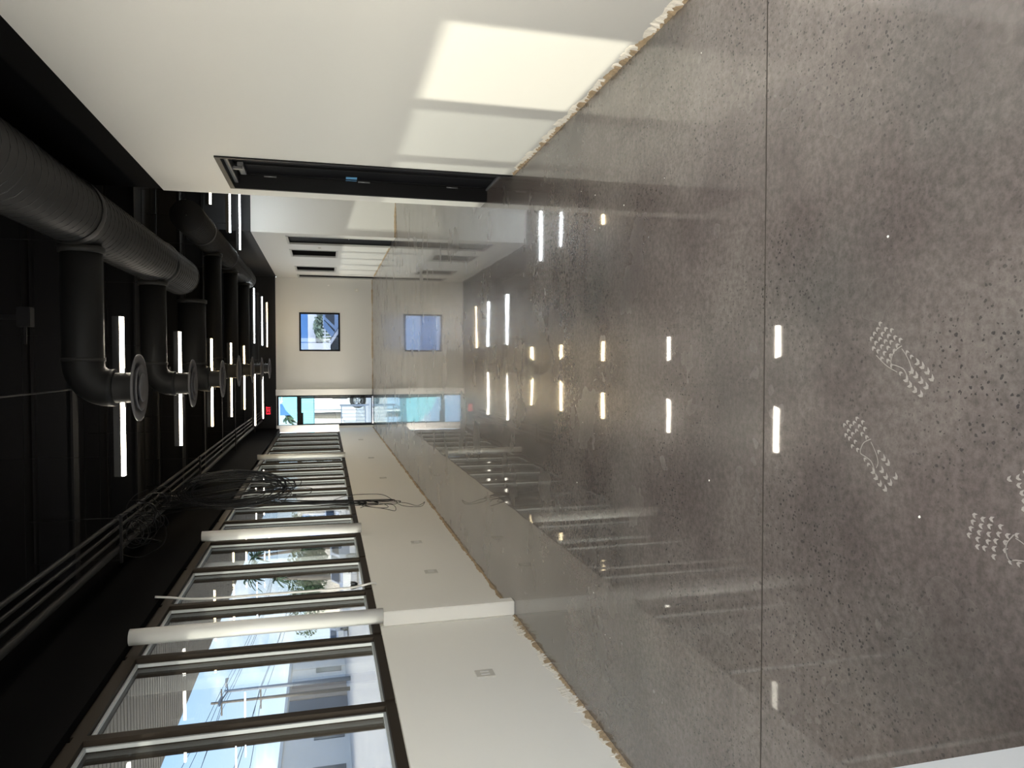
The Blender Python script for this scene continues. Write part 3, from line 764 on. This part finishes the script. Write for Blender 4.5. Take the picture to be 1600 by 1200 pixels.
def palm(label, x, y, h, seed, lean=0., crown=1.6):
    rn = random.Random(seed)
    t = thing('palm_tree', label, 'palm', (x, y, G0), 'palms beyond the parking lot')
    pts = [(lean * (k / 6) ** 2, 0, h * k / 6) for k in range(7)]
    MB().tube(pts, .2, 10, rr=[.26 - .09 * k / 6 for k in range(7)]).build('trunk', 'bark', t)
    lb = MB(); top = Vector(pts[-1])
    for k in range(26):
        a = 2 * math.pi * k / 26 + rn.uniform(-.2, .2); el = rn.uniform(-.7, 1.1); ln_ = crown * rn.uniform(.8, 1.1)
        d = Vector((math.cos(a) * math.cos(el), math.sin(a) * math.cos(el), math.sin(el)))
        prev = None
        for j in range(6):
            s = j / 5; p = top + d * ln_ * s + Vector((0, 0, -.55 * ln_ * s * s)); wd = .16 * math.sin(math.pi * (.15 + .85 * s)) + .02
            n = d.cross(Vector((0, 0, 1))).normalized() * wd
            cur = [lb.bm.verts.new(p + n + Vector((0, 0, -.09))), lb.bm.verts.new(p), lb.bm.verts.new(p - n + Vector((0, 0, -.09)))]
            if prev:
                lb.bm.faces.new((prev[0], prev[1], cur[1], cur[0])); lb.bm.faces.new((prev[1], prev[2], cur[2], cur[1]))
            prev = cur
    lb.build('fronds', 'palmleaf', t)
palm('tall palm seen through the window before the second column, nearer one of the pair', -25, 87, 10.2, 1, .8, 2.0)
palm('tall palm seen through the window before the second column, farther one of the pair', -25, 101, 11.0, 2, -.6, 2.0)
palm('short palm standing beside the parked cars outside', -19.0, 66, 6.0, 3, .3, .95)

def tree(label, x, y, h, r, seed, group='round trees beyond the parking lot', leaf='leaf'):
    rn = random.Random(seed)
    t = thing('tree', label, 'tree', (x, y, G0), group)
    MB().tube([(0, 0, 0), (.05, 0, h * .5), (0, .05, h * .7)], .15, 8, rr=[.22, .14, .08]).build('trunk', 'bark', t)
    mb = MB()
    for k in range(1300):
        while True:
            p = Vector((rn.uniform(-1, 1), rn.uniform(-1, 1), rn.uniform(-1, 1)))
            if .35 < p.length < 1: break
        p = Vector((p.x * r, p.y * r, h * .66 + p.z * h * .36)) * 1.0
        n = Vector((rn.uniform(-1, 1), rn.uniform(-1, 1), rn.uniform(-1, 1))).normalized()
        a = n.orthogonal().normalized() * rn.uniform(.10, .22); b = n.cross(a).normalized() * rn.uniform(.07, .16)
        vs = [mb.bm.verts.new(p + a), mb.bm.verts.new(p + b), mb.bm.verts.new(p - a), mb.bm.verts.new(p - b)]
        mb.bm.faces.new(vs)
    mb.build('leaves', leaf, t)
tree('round green tree outside, seen low in the third window pane', -22.5, 80, 6.0, 3.2, 5)
tree('dark green tree outside right behind the silver car', -19.0, 69, 4.4, 2.2, 6)
tree('green tree outside next to the blue sign', -20, 100, 6.0, 3.2, 7)
tree('dark tree at the far left end of the grey building outside', -33, 100, 6.5, 3.5, 8)

# buildings across the lot
def building(label, x, y0, y1, h, depth, bays):
    b = thing('building', label, 'building', (x, y0, G0))
    MB().box(-depth, 0, 0, y1 - y0, 0, h).build('wall', 'b_grey', b)
    MB().box(-depth, .12, -.1, y1 - y0 + .1, h, h + .25).build('parapet', 'b_white', b)
    for (a, c, m_) in bays: MB().box(-.05, .10, a, c, 0, h * .98).build('pilaster', m_, b)
    k = 2.0
    while k < y1 - y0 - 4:
        f = MB().box(0, .06, k, k + 2.4, .4, 2.8).build('shop_window', 'b_window', b); k += 6.5
    return b
building('long low grey building across the parking lot with dark and tan wall bands', -30, 44, 78, 5.1, 10,
         [(17.5, 18.6, 'b_white'), (20.0, 22.2, 'b_navy'), (22.4, 25.6, 'b_tan'), (25.8, 27.4, 'b_white'), (29, 31, 'b_grey'), (6, 8, 'b_white')])
building('small pale building far across the lot behind the palms', -26, 104, 134, 4.4, 9, [(3, 6, 'b_white'), (9, 11, 'b_navy'), (14, 18, 'b_tan')])
sg = thing('street_sign', 'bright blue sign outside among the trees', 'sign', (-13.6, 60, G0))
MB().box(-.5, .5, -.05, .05, 2.2, 3.0).build('sign_panel', 'blue', sg); MB().tube([(0, 0, 0), (0, 0, 2.2)], .05, 8).build('post', 'metal_pole', sg)

lp = thing('lamp_post', 'street lamp post with two arms outside the second nearest window', 'lamp post', (-24.0, 56.0, G0))
MB().tube([(0, 0, 0), (0, 0, 9.0)], .12, 10, rr=[.17, .10]).build('pole', 'metal_pole', lp)
for s in (1, -1):
    a_ = MB().tube([(0, 0, 8.8), (0, s * 1.2, 9.0)], .05, 8).build('arm', 'metal_pole', lp)
    MB().poly([Vector((-.16, s * 1.1, 9.0)), Vector((.16, s * 1.1, 9.0)), Vector((.20, s * 1.9, 9.06)), Vector((0, s * 2.4, 9.0)), Vector((-.20, s * 1.9, 9.06))], (0, 0, .13)).build('lamp_head', 'metal_pole', a_)
up = thing('utility_pole', 'slim utility pole with crossarms outside the second nearest window', 'pole', (-25.5, 57.6, G0))
MB().tube([(0, 0, 0), (0, 0, 10.2)], .11, 10, rr=[.15, .09]).build('pole', 'wood_pole', up)
for z, h_ in ((9.4, 1.0), (6.6, .8)):
    MB().box(-h_, h_, -.06, .06, z, z + .10).build('crossarm', 'wood_pole', up)
up2 = thing('utility_pole', 'utility pole with a short crossarm outside the nearest window', 'pole', (-29, 51.0, G0))
MB().tube([(0, 0, 0), (0, 0, 8.2)], .12, 10, rr=[.15, .1]).build('pole', 'wood_pole', up2)
MB().box(-.06, .06, -.8, .8, 7.6, 7.7).build('crossarm', 'wood_pole', up2)
tp = thing('utility_pole', 'distant utility pole outside near the tall palms', 'pole', (-27, 82.0, G0))
MB().tube([(0, 0, 0), (0, 0, 9.5)], .12, 10, rr=[.16, .1]).build('pole', 'wood_pole', tp)
MB().box(-.06, .06, -1, 1, 8.7, 8.8).build('crossarm', 'wood_pole', tp)
for k, (dx, z0_, z1_) in enumerate([(.3, 9.53, 12.5), (.8, 9.53, 13.2), (-.8, 9.53, 11.6), (.5, 6.73, 9.8), (.7, 6.73, 8.9), (-.6, 6.73, 7.6), (-.4, 9.53, 11.0)]):
    p0 = Vector((-25.5 + dx, 57.6, z0_ + G0)); p1 = Vector((-29 + dx, 104, z0_ + G0 - .6)); p2 = Vector((-24 + dx, 22, z1_ + G0))
    pp = []
    for (a, b) in ((p2, p0), (p0, p1)):
        for j in range(9):
            t_ = j / 8; p = a.lerp(b, t_); p.z -= 1.1 * 4 * t_ * (1 - t_) * .5; pp.append(p)
    tag(MB().tube(pp, .018, 4).build('power_line', 'wire'), 'thin overhead power line strung between the utility poles outside', 'wire', 'overhead power lines')

# beyond the glass door and the square window
fn = thing('railing_gate', 'low blue-grey barred railing outside the glass door', 'railing', (-2.75, 28.4, -.05))
mb = MB()
mb.box(0, 1.15, -.02, .02, 1.02, 1.06).box(0, 1.15, -.02, .02, .12, .16)
for k in range(9): mb.box(.02 + k * .135, .04 + k * .135, -.01, .01, .14, 1.04)
mb.build('bars', 'railing', fn)
MB().box(-.03, .03, -.03, .03, 0, 1.1).build('post', 'railing', fn); MB().box(1.13, 1.19, -.03, .03, 0, 1.1).build('post', 'railing', fn)
car('car', 'white car whose dark wheel shows through the glass door', (-.12, 31.6, -.05), math.radians(2), 'car_white', 4.6, 1.5)
car('car', 'blue-grey car seen through the glass door in the distance', (-8.5, 92, -.05), math.radians(5), 'car_blue')
car('car', 'pale blue car seen through the square end window', (2.6, 36.0, -.05), math.radians(12), 'car_blue', 4.7, 1.75)
car('car', 'white car seen through the square end window behind the blue one', (4.4, 60.0, -.05), math.radians(0), 'car_white', 4.7, 1.6)
aw = thing('awning', 'pale turquoise sloping awning outside the glass door', 'awning', (-3.1, 34, 0))
MB().poly([Vector((-.3, 0, 2.1)), Vector((2.2, 0, 2.1)), Vector((2.2, 0, 3.9)), Vector((1.0, 0, 3.3))], (0, 3.0, 0)).build('awning_cloth', 'teal', aw)
MB().tube([(-.2, .1, 0), (-.2, .1, 2.1)], .04, 8).build('post', 'b_white', aw); MB().tube([(2.1, .1, 0), (2.1, .1, 2.1)], .04, 8).build('post', 'b_white', aw)
bs = thing('pylon_sign', 'saturated blue sign panel seen through the transom above the glass door', 'sign', (-2.42, 40, -.05))
MB().box(-.30, .30, -.08, .08, 3.0, 3.95).build('sign_panel', 'blue', bs); MB().tube([(-.1, 0, 0), (-.1, 0, 3.0)], .08, 10).build('post', 'b_white', bs)
palm('palm behind the blue sign panel, seen through the transom', -3.6, 52, 4.2, 11, .0, .9)
lb2 = building('pale building beyond the glass door with a blue upper band', -1, 74, 82, 4.2, 14, [(1, 3, 'blue')])
bb = thing('building', 'sunlit white building seen through the square end window', 'building', (1.2, 80, -.05))
MB().box(0, 16, 0, 9, 0, 4.6).build('wall', 'b_white', bb)
for k in range(4): MB().box(1 + k * 3.6, 3 + k * 3.6, -.05, 0, .6, 2.6).build('shop_window', 'b_window', bb)
tree('pale dusty green tree seen through the square end window', 3.6, 72, 2.7, 1.5, 15, None, 'leafpale')
wfn = thing('fence', 'pale slatted fence seen through the square end window', 'fence', (0.2, 41, -.05))
mb = MB()
for k in range(26): mb.box(k * .18, k * .18 + .06, -.015, .015, 0, 1.75)
mb.box(0, 4.6, -.02, .02, .3, .36).box(0, 4.6, -.02, .02, 1.6, 1.66); mb.build('slats', 'b_white', wfn)

bf = thing('canopy_beam', 'bright blue canopy edge across the top of the square end window view', 'canopy', (0.1, 29.5, -.05))
MB().box(0, 3.6, 0, .4, 2.28, 2.85).build('beam', 'blue_pale', bf)
for xx in (0, 3.5): MB().box(xx, xx + .1, .15, .25, 0, 2.28).build('post', 'b_white', bf)
ct = thing('sun_blocker', 'tall unseen white box added outside to keep sun off the end wall', 'blocker', (-12.9, 11.8, G0))  # out of view, added to shade the last windows from the sun
MB().box(0, .9, 0, 6.0, 0, 7.2).build('body', 'b_white', ct)
